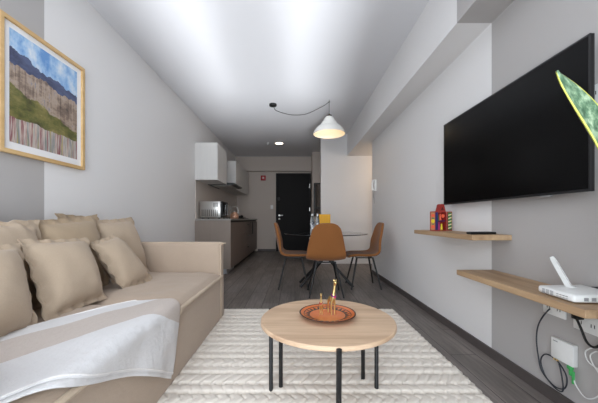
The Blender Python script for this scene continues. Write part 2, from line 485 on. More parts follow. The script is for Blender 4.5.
def throw(off, lift, far_in=0):
    bm = bm_new(); L = len(fs) - 1
    def f(u, v):
        t = u * L; i = min(L - 1, int(t)); k = t - i
        A = fs[i].lerp(fs[i + 1], k); B = ns[i].lerp(ns[i + 1], k)
        d_ = (B - A); p = A + d_ * (v * (1 + off))
        # rounded free end
        bul = max(0, u - .72) / .28
        p += Vector((0, 1, 0)) * (.035 * bul ** 2 * (1 - (2 * v - 1) ** 2) - .07 * bul ** 3 * (max(0, .5 - v) / .5) ** 2)
        q = drape(p.x, p.y, lift)
        q.z += .005 * noise.noise(Vector((p.x * 9, p.y * 5, lift * 50))) * (1 if p.x < EDGE - RB else 0)
        if p.x > EDGE: q.x += .010 * noise.noise(Vector((p.y * 8, p.x * 4, 3))) + .006
        return q
    grid_surface(bm, f, 90, 60)
    return bm
th = thing('throw_blanket', 'white linen throw with a beige stripe draped over the sofa seat', 'blanket', (-.95, 1.2, .47))
for nm, off, lift in (('upper_layer', 0, .010), ('under_layer', .035, .003)):
    b_ = throw(off, lift); bmesh.ops.translate(b_, verts=b_.verts, vec=(.95, -1.2, -.47))
    o = put(nm, b_, M_THROW, th, angle=80)
    sm = o.modifiers.new('Solidify', 'SOLIDIFY'); sm.thickness = .004; sm.offset = 1
hem = bm_new()
L = 70
def edge_pts(vv, lift=.012, us=None):
    b_ = []; Lf = len(fs) - 1
    for i in range(L + 1):
        u = i / L; t = u * Lf; k = min(Lf - 1, int(t)); kk = t - k
        A = fs[k].lerp(fs[k + 1], kk); B = ns[k].lerp(ns[k + 1], kk); p = A + (B - A) * vv
        bul = max(0, u - .72) / .28
        p += Vector((0, 1, 0)) * (.035 * bul ** 2 * (1 - (2 * vv - 1) ** 2) - .07 * bul ** 3 * (max(0, .5 - vv) / .5) ** 2)
        q = drape(p.x, p.y, lift)
        if p.x > EDGE: q.x += .010 * noise.noise(Vector((p.y * 8, p.x * 4, 3))) + .006
        b_.append(q)
    return b_
tube(hem, edge_pts(.985), .0045, 6); tube(hem, edge_pts(.012), .0045, 6)
bmesh.ops.translate(hem, verts=hem.verts, vec=(.95, -1.2, -.47))
put('hem', hem, plain('white_hem', (234, 231, 229), .9, nscale=200), th)

# ------------------------------------------------------------------ rug
def rug():
    x0, x1, y0, y1 = -.80, 1.035, .85, 3.02
    NX, NY = 330, 400
    rows = []; yy_ = y0; k_ = 0
    while yy_ < y1:
        wd = (.118, .078)[k_ % 2]; rows.append((yy_, wd, k_)); yy_ += wd; k_ += 1
    pitch = .098
    def H(x, y):
        for a, wd, k in rows:
            if y < a + wd: break
        v = max(-1, min(1, (y - a) / wd * 2 - 1)); av = abs(v)
        prof = max(0, 1 - av ** 3.2) ** .5
        sgn = 1 if (k // 2) % 2 else -1
        if k % 2 == 0:
            ph = x / .066 + sgn * (.62 * v if k % 4 == 0 else .7 * av)
            dent = max(0, abs(cos(pi * ph)) - .86) / .14 * .30
        else:
            ph = x / .058 + sgn * .35 * v
            dent = max(0, abs(cos(pi * ph)) - .86) / .14 * .14
        # pits where the stitches of two rows meet
        pit = min(1, max(0, (av - .66) / .16)) * min(1, max(0, abs(cos(pi * (x / .064 + k * .37))) - .42) / .25)
        return .002 + .026 * prof * (1 - dent * prof) * (1 - .92 * pit)
    bm = bm_new()
    def f(u, v):
        y = y0 + (y1 - y0) * v
        sc = .014 * abs(sin(pi * (y - y0) / pitch * 1.5)) + .012 * noise.noise(Vector((y * 3, 0, 0)))
        xr = x1 + sc; x = x0 + (xr - x0) * u
        yy = y + .006 * noise.noise(Vector((x * 3, y * 2, 5)))
        e = min(1, (1 - u) * 60, u * 60, v * 120, (1 - v) * 120)
        return Vector((x, yy, .003 + H(x, yy) * max(.1, e)))
    grid_surface(bm, f, NX, NY, uv=False)
    # skirt down to the floor
    bound = [e for e in bm.edges if e.is_boundary]
    r = bmesh.ops.extrude_edge_only(bm, edges=bound)
    for v in r['geom']:
        if isinstance(v, bmesh.types.BMVert): v.co.z = .0005
    return bm
M_RUG = NT('cream_wool'); o_ = M_RUG.coord()
M_RUG.base(M_RUG.mix(M_RUG.noise(o_, 26, 5, .6), lin((208, 199, 188)), lin((226, 218, 208))))
M_RUG.set(Roughness=.95, Sheen_Weight=.2); M_RUG.b.inputs['Specular IOR Level'].default_value = .1
M_RUG.bump(M_RUG.noise(o_, 140, 3), .2, .004); M_RUG = M_RUG.m
tag(put('rug', rug(), M_RUG, angle=60), 'cream chunky braided wool rug under the coffee table', 'rug')

# ------------------------------------------------------------------ coffee table
CTX, CTY, CTZ, CTR = .169, 1.503, .45, .348
ct = thing('coffee_table', 'round pale wood coffee table on thin black metal legs', 'table', (CTX, CTY, 0))
b = bm_new()
lathe(b, [(0, CTZ - .021), (CTR - .005, CTZ - .021), (CTR - .001, CTZ - .018), (CTR, CTZ - .012), (CTR - .001, CTZ - .004), (CTR - .006, CTZ), (0, CTZ)], 96)
put('tabletop', b, M_TABLE, ct)
ang = {}
for (tx, ty), (lx, ly) in (((.177, 1.143), (.182, 1.195)), ((-.1408, 1.672), (-.1325, 1.573)), ((-.0795, 1.597),) * 2, ((.479, 1.676), (.4525, 1.583)), ((.401, 1.68),) * 2):
    dx, dy = lx - CTX, ly - CTY; ux, uy = tx - CTX, ty - CTY
    rim = sqrt(ux * ux + uy * uy) > CTR - .02
    b = bm_new(); tube(b, [(dx, dy, .014), (ux, uy, CTZ - (.004 if rim else .0208))], .0115, 14)
    lathe(b, [(0, .008), (.0125, .008), (.0125, .017), (0, .017)], 14, (dx, dy, 0))
    put('leg', b, M_BLACK, ct)

# decorated dish on the coffee table
def dish_mat():
    w = NT('painted_terracotta'); o = w.coord(); x, y, z = w.xyz(o)
    r = w.math('DIVIDE', w.math('SQRT', w.math('ADD', w.math('MULTIPLY', x, x), w.math('MULTIPLY', y, y))), .149)
    a = w.math('DIVIDE', w.math('ARCTAN2', y, x), 2 * pi)
    tri = w.math('ABSOLUTE', w.math('SUBTRACT', w.math('FRACT', w.math('MULTIPLY', a, 26)), .5))
    inring = w.math('MULTIPLY', w.math('GREATER_THAN', r, .66), w.math('LESS_THAN', r, .82))
    zig = w.math('GREATER_THAN', w.math('ADD', w.math('MULTIPLY', tri, .32), .66), r)
    lines = w.math('ADD', w.math('LESS_THAN', w.math('ABSOLUTE', w.math('SUBTRACT', r, .645)), .014), w.math('LESS_THAN', w.math('ABSOLUTE', w.math('SUBTRACT', r, .83)), .014))
    rim = w.math('GREATER_THAN', r, .945)
    dark = w.math('MINIMUM', w.math('ADD', w.math('ADD', w.math('MULTIPLY', inring, zig), lines), rim), 1)
    orange = w.mix(w.noise(o, 30, 4), lin((190, 92, 38)), lin((216, 120, 58)))
    w.base(w.mix(dark, orange, lin((36, 18, 16)))); w.set(Roughness=.3, Coat_Weight=.4, Coat_Roughness=.15)
    return w.m
DX, DY = .172, 1.513
b = bm_new()
lathe(b, [(0, .004), (.085, .004), (.12, .010), (.146, .022), (.149, .0255), (.146, .0275), (.122, .018), (.088, .011), (0, .010)], 72)
lathe(b, [(0, 0), (.082, 0), (.085, .0045), (0, .0045)], 48)
tag(put('decorative_dish', b, dish_mat(), loc=(DX, DY, CTZ + .0005)), 'shallow orange terracotta dish with a dark zigzag ring on the coffee table', 'dish')

# brass llama figurines standing in the dish
def llama(h, label, loc, rotz, ring, lean):
    k = h / .197
    t = thing('llama_figurine', label, 'figurine', loc, rotz, 'brass animal figurines in the dish')
    J = [((0, .0, .088), .0105), ((0, -.019, .091), .0125), ((0, .019, .088), .0115), ((lean * .2, -.025, .112), .0085), ((lean * .6, -.027, .142), .0062),
         ((lean, -.028, .172), .0058), ((lean, -.032, .183), .0075), ((lean, -.046, .181), .0052),
         ((.0095, -.022, .068), .0052), ((.0095, -.023, .03), .0034), ((.0095, -.023, .0035), .0036),
         ((-.0095, -.022, .068), .0052), ((-.0095, -.023, .03), .0034), ((-.0095, -.023, .0035), .0036),
         ((.0095, .020, .066), .0054), ((.0095, .023, .03), .0034), ((.0095, .022, .0035), .0036),
         ((-.0095, .020, .066), .0054), ((-.0095, .023, .03), .0034), ((-.0095, .022, .0035), .0036),
         ((0, .033, .083), .004), ((.006 + lean, -.029, .191), .003), ((.007 + lean, -.029, .199), .0016), ((-.006 + lean, -.029, .191), .003), ((-.007 + lean, -.029, .199), .0016)]
    E = [(0, 1), (0, 2), (1, 3), (3, 4), (4, 5), (5, 6), (6, 7), (1, 8), (8, 9), (9, 10), (1, 11), (11, 12), (12, 13), (2, 14), (14, 15), (15, 16), (2, 17), (17, 18), (18, 19), (2, 20), (6, 21), (21, 22), (6, 23), (23, 24)]
    me = bpy.data.meshes.new('body'); me.from_pydata([tuple(c * k for c in p) for p, r in J], E, [])
    o = bpy.data.objects.new('body', me); COL.objects.link(o); o.parent = t
    me.materials.append(M_GOLD)
    sk = o.modifiers.new('Skin', 'SKIN'); sk.use_smooth_shade = True
    for i, (p, r) in enumerate(J):
        s = me.skin_vertices[0].data[i]; s.radius = (r * k * 1.25, r * k * 1.25); s.use_root = (i == 0)
    subsurf(o, 2)
    b = bm_new()
    tube(b, [(.0118 * k * cos(a) + lean * .2 * k, (-.0255 + .0105 * sin(a)) * k, (.112 + .006 * sin(a)) * k) for a in [2 * pi * i / 20 for i in range(20)]], .0042 * k, 8, True)
    put('collar', b, plain('yarn_' + ring[0], ring[1], .9, nscale=300, var=.3), t)
    b = bm_new(); lathe(b, [(0, -.006 * k), (.005 * k, -.003 * k), (.006 * k, 0), (.005 * k, .003 * k), (0, .006 * k)], 10, (lean * .2 * k, -.040 * k, .104 * k))
    put('tassel', b, plain('tassel_' + ring[0], ring[2], .9, nscale=300, var=.3), t)
    return t
ZD = CTZ + .0107
llama(.190, 'taller brass llama figurine with a purple yarn collar standing in the dish', (DX + .022, DY + .010, ZD), radians(18), ('purple', (120, 50, 110), (190, 60, 90)), .008)
llama(.118, 'smaller brass llama figurine with a red yarn collar standing in the dish', (DX - .032, DY + .006, ZD), radians(-12), ('red', (170, 40, 50), (200, 70, 80)), .002)

# ------------------------------------------------------------------ dining set
M_CHAIR = linen('cognac_brown_fabric', (140, 90, 50), bump=.12, var=.1)
def make_chair(label, loc, rotz):
    t = thing('dining_chair', label, 'chair', loc, rotz, 'brown chairs around the dining table')
    prof = [(.228, .425, .160), (.218, .447, .200), (.15, .458, .226), (.05, .456, .238), (-.05, .455, .246), (-.13, .466, .250), (-.185, .512, .247), (-.212, .60, .234), (-.232, .70, .214), (-.248, .79, .190)]
    pr = spline([(a, b_, w_) for a, b_, w_ in prof], 3)
    a0, z0, w0 = pr[-1]
    for k_ in range(1, 9):      # round the top like half an ellipse
        q_ = sin(k_ / 8 * pi / 2); pr.append(Vector((a0 - .020 * q_, z0 + .130 * q_, w0 * (1 - .10 * q_) * max(.10, cos(k_ / 8 * pi / 2)) ** .55)))
    L_ = len(pr) - 1
    def f(u, v):
        p = pr[round(v * L_)]; s = 2 * u - 1
        back = min(1, max(0, (p.y - .46) / .2)); a = s * p.z
        rel = abs(a) / .22
        return Vector((a, p.x + rel ** 2.2 * .045 * back, p.y + rel ** 2.2 * .020 * (1 - back)))
    b = bm_new(); grid_surface(b, f, 16, L_)
    o = put('seat_shell', b, M_CHAIR, t, angle=80)
    s = o.modifiers.new('Solidify', 'SOLIDIFY'); s.thickness = .034; s.offset = -1 if False else 0
    subsurf(o, 2)
    b = bm_new(); tube(b, [(-.11, .11, .428), (.11, .11, .428), (.11, -.11, .428), (-.11, -.11, .428)], .009, 8, True)
    put('seat_frame', b, M_BLACK, t)
    for sx in (-1, 1):
        for sy in (-1, 1):
            b = bm_new(); tube(b, [(sx * .115, sy * .11, .435), (sx * .212, sy * .205, .003)], [.0135, .0105], 10)
            put('leg', b, M_BLACK, t)
    return t
ch = make_chair('brown upholstered dining chair with its back to the camera', (.385, 3.68, 0), 0)
dup(ch, (-.02, 4.10, 0), -pi / 2, 'brown dining chair at the kitchen side of the round table')
dup(ch, (.975, 4.10, 0), pi / 2, 'brown dining chair beside the white right wall')

TX, TY, TZ = .445, 4.14, .765
M_GLASS = NT('smoked_glass'); M_GLASS.base(lin((70, 74, 76))); M_GLASS.set(Roughness=.03, Transmission_Weight=.75, IOR=1.45)
_n = M_GLASS.noise(M_GLASS.coord(), 3, 2); M_GLASS.bump(_n, .002, .001); M_GLASS = M_GLASS.m
dt = thing('dining_table', 'round smoked glass dining table on crossed black legs', 'table', (TX, TY, 0))
b = bm_new(); lathe(b, [(0, TZ - .010), (.592, TZ - .010), (.597, TZ - .006), (.597, TZ - .003), (.594, TZ), (0, TZ)], 96)
put('tabletop', b, M_GLASS, dt)
for sx, sy in ((1, 1), (-1, 1), (1, -1), (-1, -1)):
    b = bm_new(); tube(b, [(-sx * .22, -sy * .12, TZ - .012), (0 + sx * .012, sy * .012, .42), (sx * .37, sy * .15, .016)], .018, 10)
    put('leg', b, M_BLACK, dt)
b = bm_new(); tube(b, [(0, 0, .37), (0, 0, .47)], .035, 16); put('hub', b, M_BLACK, dt)
for sx in (-1, 1):
    for sy in (-1, 1):
        b = bm_new(); lathe(b, [(0, TZ - .016), (.028, TZ - .016), (.028, TZ - .0103), (0, TZ - .0103)], 16, (sx * .22, sy * .12, 0)); put('glass_pad', b, M_BLACK, dt)

# bottles and yellow box
M_CLEAR = NT('clear_bottle_plastic'); M_CLEAR.base(lin((225, 232, 236))); M_CLEAR.set(Roughness=.06, Transmission_Weight=.9, IOR=1.2)
M_CLEAR.bump(M_CLEAR.noise(M_CLEAR.coord(), 30, 2), .05, .001); M_CLEAR = M_CLEAR.m
def label_mat():
    w = NT('bottle_label'); o = w.coord(); x, y, z = w.xyz(o)
    f = w.noise(w.mapped(o, (40, 40, 26)), 1.4, 3)
    w.base(w.ramp(f, [(.46, lin((236, 236, 236))), (.5, lin((70, 74, 84)))])); w.set(Roughness=.5); return w.m
M_LABEL = label_mat()
bt = thing('water_bottle', 'clear labelled water bottle farther from the yellow box', 'bottle', (.255, 4.22, TZ + .0005), 0, 'water bottles on the dining table')
b = bm_new(); lathe(b, [(0, 0), (.028, 0), (.031, .006), (.031, .17), (.028, .195), (.016, .235), (.0125, .25), (.0125, .262), (0, .262)], 28); put('bottle_body', b, M_CLEAR, bt)
b = bm_new(); lathe(b, [(.0315, .045), (.0318, .045), (.0318, .155), (.0315, .155)], 28); put('bottle_label', b, M_LABEL, bt)
b = bm_new(); lathe(b, [(0, .252), (.0145, .252), (.0145, .278), (.013, .281), (0, .281)], 20); put('bottle_cap', b, M_WHITEPL, bt)
dup(bt, (.335, 4.25, TZ + .0005), .6, 'clear labelled water bottle standing next to the yellow box')
M_YELLOW = plain('yellow_card', (232, 170, 30), .6, nscale=40, var=.05)
yb = thing('gift_bag', 'upright yellow paper bag on the dining table', 'bag', (.447, 4.30, TZ + .0005))
b = bm_new(); prism(b, [(-.083, -.035), (.083, -.035), (.083, -.002), (.078, .012), (.083, .035), (-.083, .035), (-.078, .012), (-.083, -.002)], 0, .275)
put('bag_body', b, M_YELLOW, yb, smooth=False)
b = bm_new()
for x in (-.045, -.01, .03): box(b, x - .0012, x + .0012, -.0365, -.0345, .10, .275)
box(b, -.083, .083, -.037, -.0345, .235, .2385)
put('bag_creases', b, plain('ochre_card', (206, 146, 24), .6), yb, smooth=False)

# ------------------------------------------------------------------ kitchen
M_BASECAB = wood('taupe_laminate', (138, 125, 115), (144, 131, 121), 'z', .55)
M_DOORF = wood('brown_taupe_front', (112, 98, 91), (120, 106, 98), 'z', .5)
M_UPCAB = wood('white_grey_laminate', (214, 211, 208), (219, 217, 213), 'z', .5)
M_COUNTER = plain('grey_stone_top', (150, 146, 140), .35, nscale=220, var=.35)
M_SPLASH = plain('taupe_splashback', (204, 194, 186), .45, nscale=20, var=.03)
M_DARK = plain('dark_recess', (40, 36, 34), .6)
KX0, KX1 = XL + .002, -1.13
struct('trim_4', box(bm_new(), XL, XL + .012, 5.02, YB, .95, 1.66), M_SPLASH, 'taupe splashback between counter and wall cabinets', 'splashback', smooth=False)
units = [(5.00, 5.62, 'door', 'taupe base cabinet with plain end panel nearest the sofa'),
         (5.62, 6.28, 'door', 'base cabinet under the frying pan, second from the end panel'),
         (6.28, 6.98, 'drawers', 'base cabinet with three stacked drawers'),
         (6.98, 7.66, 'door', 'base cabinet behind the hanging black towel'),
         (7.66, 8.45, 'door', 'base cabinet beside the far wall')]
GK = 'taupe base cabinets under the counter'
for (a, b_, kind, lab) in units:
    t = thing('base_cabinet', lab, 'cabinet', ((KX0 + KX1) / 2, (a + b_) / 2, 0), 0, GK)
    cx, cy = (KX0 + KX1) / 2, (a + b_) / 2; hx, hy = (KX1 - KX0) / 2, (b_ - a) / 2
    q = bm_new(); box(q, -hx, hx - .022, -hy + .001, hy - .001, .09, .905)
    if a == 5.0: box(q, -hx, hx, -hy, -hy + .018, .09, .944)
    put('carcass', q, M_BASECAB, t, smooth=False)
    q = bm_new(); box(q, -hx + .002, hx - .07, -hy + .02, hy - .001, .002, .09); put('plinth', q, M_DARK if a != 5.0 else M_GREYPL, t, smooth=False)
    y0 = -hy + (.02 if a == 5.0 else .002)
    if kind == 'door':
        q = bm_new(); box(q, hx - .02, hx, y0, hy - .002, .095, .895, .002); dd = put('door', q, M_DOORF, t, smooth=False)
        if a > 6.5:
            q = bm_new(); tube(q, [(hx - .002, -.2, .885), (hx + .03, -.2, .885), (hx + .03, .06, .885), (hx - .002, .06, .885)], .006, 8); put('handle', q, M_BLACK, dd)
    else:
        for z0, z1 in ((.095, .36), (.364, .63), (.634, .895)):
            q = bm_new(); box(q, hx - .02, hx, y0, hy - .002, z0, z1, .002); dd = put('drawer', q, M_DOORF, t, smooth=False)
            zc = z1 - .05
            q = bm_new(); tube(q, [(hx - .002, .12, zc), (hx + .028, .12, zc), (hx + .028, .26, zc), (hx - .002, .26, zc)], .006, 8); put('handle', q, M_BLACK, dd)
b = bm_new(); box(b, XL + .013, KX1 + .012, 4.99, 8.46, .945, .975, .003)
ctp = tag(put('countertop', b, M_COUNTER, smooth=False), 'grey speckled stone worktop along the kitchen wall', 'countertop')
b = bm_new(); box(b, XL + .02, KX1 - .03, 5.02, 8.44, .906, .944); put('dark_rail', b, M_DARK, ctp, smooth=False)
# wall cabinets
GW = 'white wall cabinets over the counter'
for a, b_, n_, lab in ((5.00, 5.68, 1, 'white wall cabinet nearest the sofa with its end face showing'),
                      (6.57, 7.40, 2, 'white wall cabinet just beyond the extractor hood'),
                      (7.40, 8.30, 2, 'white wall cabinet farthest along, next to the lintel')):
    t = thing('wall_cabinet', lab, 'cabinet', (XL + .2, (a + b_) / 2, 1.66), 0, GW)
    hy = (b_ - a) / 2
    q = bm_new(); box(q, -.198, .178, -hy, hy, 0, .65, .001, 1); put('carcass', q, M_UPCAB, t, smooth=False)
    for i in range(n_):
        y0 = -hy + 2 * hy * i / n_; y1 = -hy + 2 * hy * (i + 1) / n_
        q = bm_new(); box(q, .18, .20, y0 + .001, y1 - .001, -.004, .65, .0015); put('door', q, M_UPCAB, t, smooth=False)
# extractor hood
t = thing('extractor_hood', 'slim black extractor hood between the white wall cabinets', 'hood', (XL, 6.125, 1.655))
q = bm_new(); prism(q, [(.002, 0), (.50, 0), (.55, .012), (.55, .034), (.50, .04), (.002, .055)], -.40, .40, 'y'); put('canopy', q, M_BLACKPLASTIC, t, smooth=False)
q = bm_new(); box(q, .002, .24, -.12, .12, .055, .66); put('duct_cover', q, M_STEEL, t, smooth=False)
for y_ in (-.34, .02):
    q = bm_new(); box(q, .08, .46, y_, y_ + .32, -.006, 0); put('grease_filter', q, M_STEEL, t, smooth=False)
for i in range(4):
    q = bm_new(); box(q, .55, .556, -.06 + i * .04, -.04 + i * .04, .016, .03, .002); put('button', q, M_GREYPL, t, smooth=False)
# microwave
t = thing('microwave_oven', 'silver microwave with a slotted side on the near end of the counter', 'microwave', (-1.525, 5.34, .975))
q = bm_new(); box(q, -.19, .185, -.22, .22, .018, .315, .008)
put('casing', q, M_STEEL, t)
q = bm_new(); box(q, .185, .215, -.22, .22, .018, .315, .006); fr_ = put('front', q, M_BLACKPLASTIC, t)
q = bm_new(); box(q, .2155, .219, -.20, .08, .05, .285, .002); put('door_glass', q, plain('dark_oven_glass', (12, 12, 14), .08), fr_, smooth=False)
q = bm_new(); tube(q, [(.216, .10, .07), (.24, .10, .075), (.24, .10, .26), (.216, .10, .265)], .008, 8); put('handle', q, M_CHROME, fr_)
for i in range(3):
    q = bm_new(); box(q, .215, .221, .14, .20, .08 + i * .05, .11 + i * .05, .002); put('button', q, M_GREYPL, fr_, smooth=False)
q = bm_new()
for i in range(9): box(q, -.15 + i * .034, -.138 + i * .034, -.2215, -.219, .045, .165)
for i in range(4): box(q, .06 + i * .022, .07 + i * .022, -.2215, -.219, .21, .29)
put('vent_grille', q, M_DARK, t, smooth=False)
for sx in (-.15, .15):
    for sy in (-.17, .17):
        q = bm_new(); lathe(q, [(0, 0), (.016, 0), (.014, .02), (0, .02)], 12, (sx, sy, 0)); put('foot', q, M_BLACK, t)
# kettle
t = thing('kettle', 'round steel kettle with a painted peach reflection and a tall loop handle beside the microwave', 'kettle', (-1.265, 5.95, .975))
M_PEACHREFL = plain('steel_peach_reflection', (196, 150, 124), .3, .3, nscale=20)  # steel body, with its peach reflection put into the base colour
q = bm_new(); lathe(q, [(0, 0), (.075, 0), (.086, .012), (.090, .05), (.078, .10), (.05, .13), (.045, .135), (0, .135)], 32); put('body', q, M_PEACHREFL, t)
q = bm_new(); lathe(q, [(0, .136), (.044, .136), (.036, .15), (.012, .156), (.013, .17), (0, .175)], 24); put('lid', q, M_STEEL, t)
q = bm_new(); tube(q, spline([(-.072, 0, .105), (-.08, 0, .17), (-.05, 0, .235), (0, 0, .255), (.05, 0, .235), (.08, 0, .17), (.072, 0, .105)], 6), .008, 10); put('handle', q, M_STEEL, t)
q = bm_new(); tube(q, [(0, -.07, .06), (0, -.115, .10), (0, -.135, .125)], [.02, .014, .011], 12); put('spout', q, M_PEACHREFL, t)
# hob, pan
t = thing('gas_hob', 'black gas hob set into the far part of the counter', 'hob', (-1.43, 7.0, .9752))
q = bm_new(); box(q, -.24, .24, -.29, .29, 0, .012, .004); put('plate', q, M_BLACK, t)
for sx in (-.11, .11):
    for sy in (-.14, .14):
        q = bm_new(); lathe(q, [(0, .012), (.042, .012), (.042, .024), (.03, .03), (0, .03)], 20, (sx, sy, 0)); put('burner', q, M_DARK, t)
        q = bm_new()
        for k_ in range(4):
            a = k_ * pi / 2 + pi / 4; tube(q, [(sx + .1 * cos(a), sy + .1 * sin(a), .012), (sx + .1 * cos(a), sy + .1 * sin(a), .042), (sx + .02 * cos(a), sy + .02 * sin(a), .042)], .005, 6)
        put('pan_support', q, M_BLACK, t)
t = thing('frying_pan', 'small black pan on the counter beyond the kettle', 'pan', (-1.27, 6.42, .9752))
q = bm_new(); lathe(q, [(0, 0), (.085, 0), (.10, .05), (.103, .07), (.099, .07), (.083, .008), (0, .006)], 32); put('body', q, M_BLACK, t)
q = bm_new(); tube(q, [(.0, .098, .055), (.02, .2, .075), (.025, .27, .08)], [.009, .011, .012], 8); put('handle', q, M_BLACKPLASTIC, t)
# towel over the handle
def towel(u, v):
    s = u * 2 - 1; z = .892 - .30 * v
    return Vector((.0 + .012 * sin(v * 3) + .004 * sin(u * 14 + v * 3), s * (.03 + .05 * v ** 1.2) , z - .80))
q = bm_new(); grid_surface(q, towel, 14, 16)
o = tag(put('dish_towel', q, linen('black_cotton', (24, 23, 24), .1), loc=(KX1 + .045, 7.25, .80)), 'black dish towel hanging on a base cabinet handle', 'towel')
s = o.modifiers.new('Solidify', 'SOLIDIFY'); s.thickness = .006
# outlets on the splashback, on the far wall, on the right wall
def outlet(loc, rotz, label, w_=.08, h_=.12, slots=True, group='white wall sockets and switches'):
    t = thing('wall_socket', label, 'socket', loc, rotz, group)
    q = bm_new(); box(q, -w_ / 2, w_ / 2, -.010, 0, -h_ / 2, h_ / 2, .004); put('cover_plate', q, M_WHITEPL, t)
    if slots:
        for dx_ in ((-.03, .03) if w_ > .1 else (0,)):
            for dz in ((-.025, .025) if h_ > .1 else (0,)):
                for sl in (-.0075, .0075):
                    q = bm_new(); box(q, dx_ + sl - .0015, dx_ + sl + .0015, -.0112, -.0095, dz - .008, dz + .008); put('pin_slot', q, M_DARK, t, smooth=False)
    else:
        q = bm_new(); box(q, -.015, .015, -.014, -.0095, -.028, .028, .003); put('rocker', q, M_WHITEPL, t)
    return t
outlet((XL + .0125, 7.05, 1.26), pi / 2, 'white socket on the splashback just right of the pan')
outlet((XL + .0125, 7.65, 1.26), pi / 2, 'white socket on the splashback toward the far wall')
outlet((-.70, YB - .0005, 1.33), 0, 'white light switch beside the entrance door', slots=False)
outlet((XR - .0005, 1.51, .497), -pi / 2, 'white double socket just under the lower shelf, black cable plugged in', .13, .08)
outlet((XR - .0005, 1.34, .475), -pi / 2, 'white double socket half hidden by the corner of the lower shelf', .13, .08)
outlet((XR - .0005, 1.29, 1.52), -pi / 2, 'white socket plate peeking out past the television edge', .08, .13)

# fire alarm, mirror, ceiling fittings
t = thing('fire_alarm', 'small red square fire alarm on the far wall', 'alarm', (-.955, YB, 2.205))
q = bm_new(); box(q, -.075, .075, -.045, 0, -.075, .075, .01); put('housing', q, plain('red_plastic', (176, 24, 30), .4), t)
q = bm_new(); box(q, -.03, .03, -.05, -.044, -.025, .03, .004); put('strobe', q, plain('pale_lens', (230, 190, 190), .2), t)
t = thing('wall_mirror', 'tall black framed mirror by the entrance', 'mirror', (.62, 7.838, 1.04))
q = bm_new(); box(q, -.108, .22, -.03, 0, 0, .92, .014, 3); 
put('frame', q, M_BLACK, t)
q = bm_new(); box(q, -.066, .18, -.033, -.0295, .035, .885); put('mirror_glass', q, plain('mirror_silver', (170, 166, 164), .06, 1, var=.01), t, smooth=False)
q = bm_new(); box(q, -.08, .19, -.04, -.031, .215, .245, .003); put('crossbar', q, M_BLACK, t, smooth=False)
# downlight
t = thing('ceiling_downlight', 'round lit recessed downlight in the kitchen ceiling', 'light', (-.385, 6.95, ZC))
q = bm_new(); lathe(q, [(.098, -.001), (.118, -.001), (.12, -.006), (.112, -.012), (.098, -.010)], 40); put('trim_ring', q, M_WHITEPL, t)
M_LED = NT('led_disc'); M_LED.base(lin((255, 244, 225))); M_LED.set(Emission_Strength=4.0); M_LED.b.inputs['Emission Color'].default_value = lin((255, 240, 215)); M_LED = M_LED.m
q = bm_new(); lathe(q, [(0, -.006), (.098, -.006), (.098, -.002), (0, -.002)], 40); put('diffuser', q, M_LED, t)
t = thing('smoke_detector', 'small white sprinkler head beside the downlight', 'sprinkler', (-.655, 6.95, ZC))
q = bm_new(); lathe(q, [(0, -.0005), (.045, -.0005), (.042, -.01), (.014, -.014), (.012, -.05), (0, -.05)], 24); put('body', q, M_WHITEPL, t)
q = bm_new(); lathe(q, [(0, -.05), (.022, -.05), (.024, -.054), (0, -.056)], 20); put('deflector', q, M_STEEL, t)

# pendant lamp
PX, PY = .53, 4.42
t = thing('pendant_lamp', 'white stepped dome pendant lamp swagged over the dining table', 'lamp', (PX, PY, ZC))
M_SHADE = plain('cream_enamel_shade', (222, 221, 216), .4, nscale=20, var=.02)
outer = [(.036, -.258), (.058, -.270), (.074, -.292), (.083, -.318), (.086, -.338), (.106, -.342), (.122, -.362), (.135, -.386), (.138, -.404), (.162, -.408), (.186, -.426), (.212, -.454), (.232, -.486), (.242, -.512), (.246, -.535)]
inner = [(r_ - .0045, z_ - .002) for r_, z_ in outer[::-1]]; inner[0] = (.2415, -.535)
q = bm_new(); lathe(q, outer + inner, 64); put('shade', q, M_SHADE, t, angle=24)
q = bm_new(); lathe(q, [(0, -.222), (.012, -.222), (.02, -.230), (.040, -.240), (.044, -.262), (.03, -.267), (0, -.267)], 24); put('socket_cap', q, M_BLACK, t)
q = bm_new(); tube(q, [(0, 0, -.225), (0, 0, -.03)], .004, 8); tube(q, spline([(0, 0, -.03), (-.06, .01, -.075), (-.18, .04, -.13), (-.36, .09, -.19), (-.56, .13, -.19), (-.72, .155, -.15), (-.84, .165, -.10), (-.87, .17, -.05), (-.885, .17, -.03)], 6), .004, 8)
put('cord', q, M_BLACK, t)
q = bm_new(); tube(q, spline([(0, 0, -.001), (0, 0, -.02), (.012, 0, -.03), (0, 0, -.042), (-.012, 0, -.032)], 5), .003, 8); put('ceiling_hook', q, M_BLACK, t)
q = bm_new(); lathe(q, [(0, -.0005), (.058, -.0005), (.06, -.004), (.06, -.024), (.055, -.03), (0, -.032)], 36, (-.885, .17, 0)); put('canopy', q, M_BLACK, t)
M_BULB = NT('warm_bulb'); M_BULB.base(lin((255, 220, 160))); M_BULB.set(Emission_Strength=5); M_BULB.b.inputs['Emission Color'].default_value = lin((255, 196, 110)); M_BULB = M_BULB.m
q = bm_new(); lathe(q, [(0, -.30), (.014, -.30), (.016, -.34), (.030, -.38), (.034, -.41), (.026, -.44), (0, -.452)], 24); put('bulb', q, M_BULB, t)

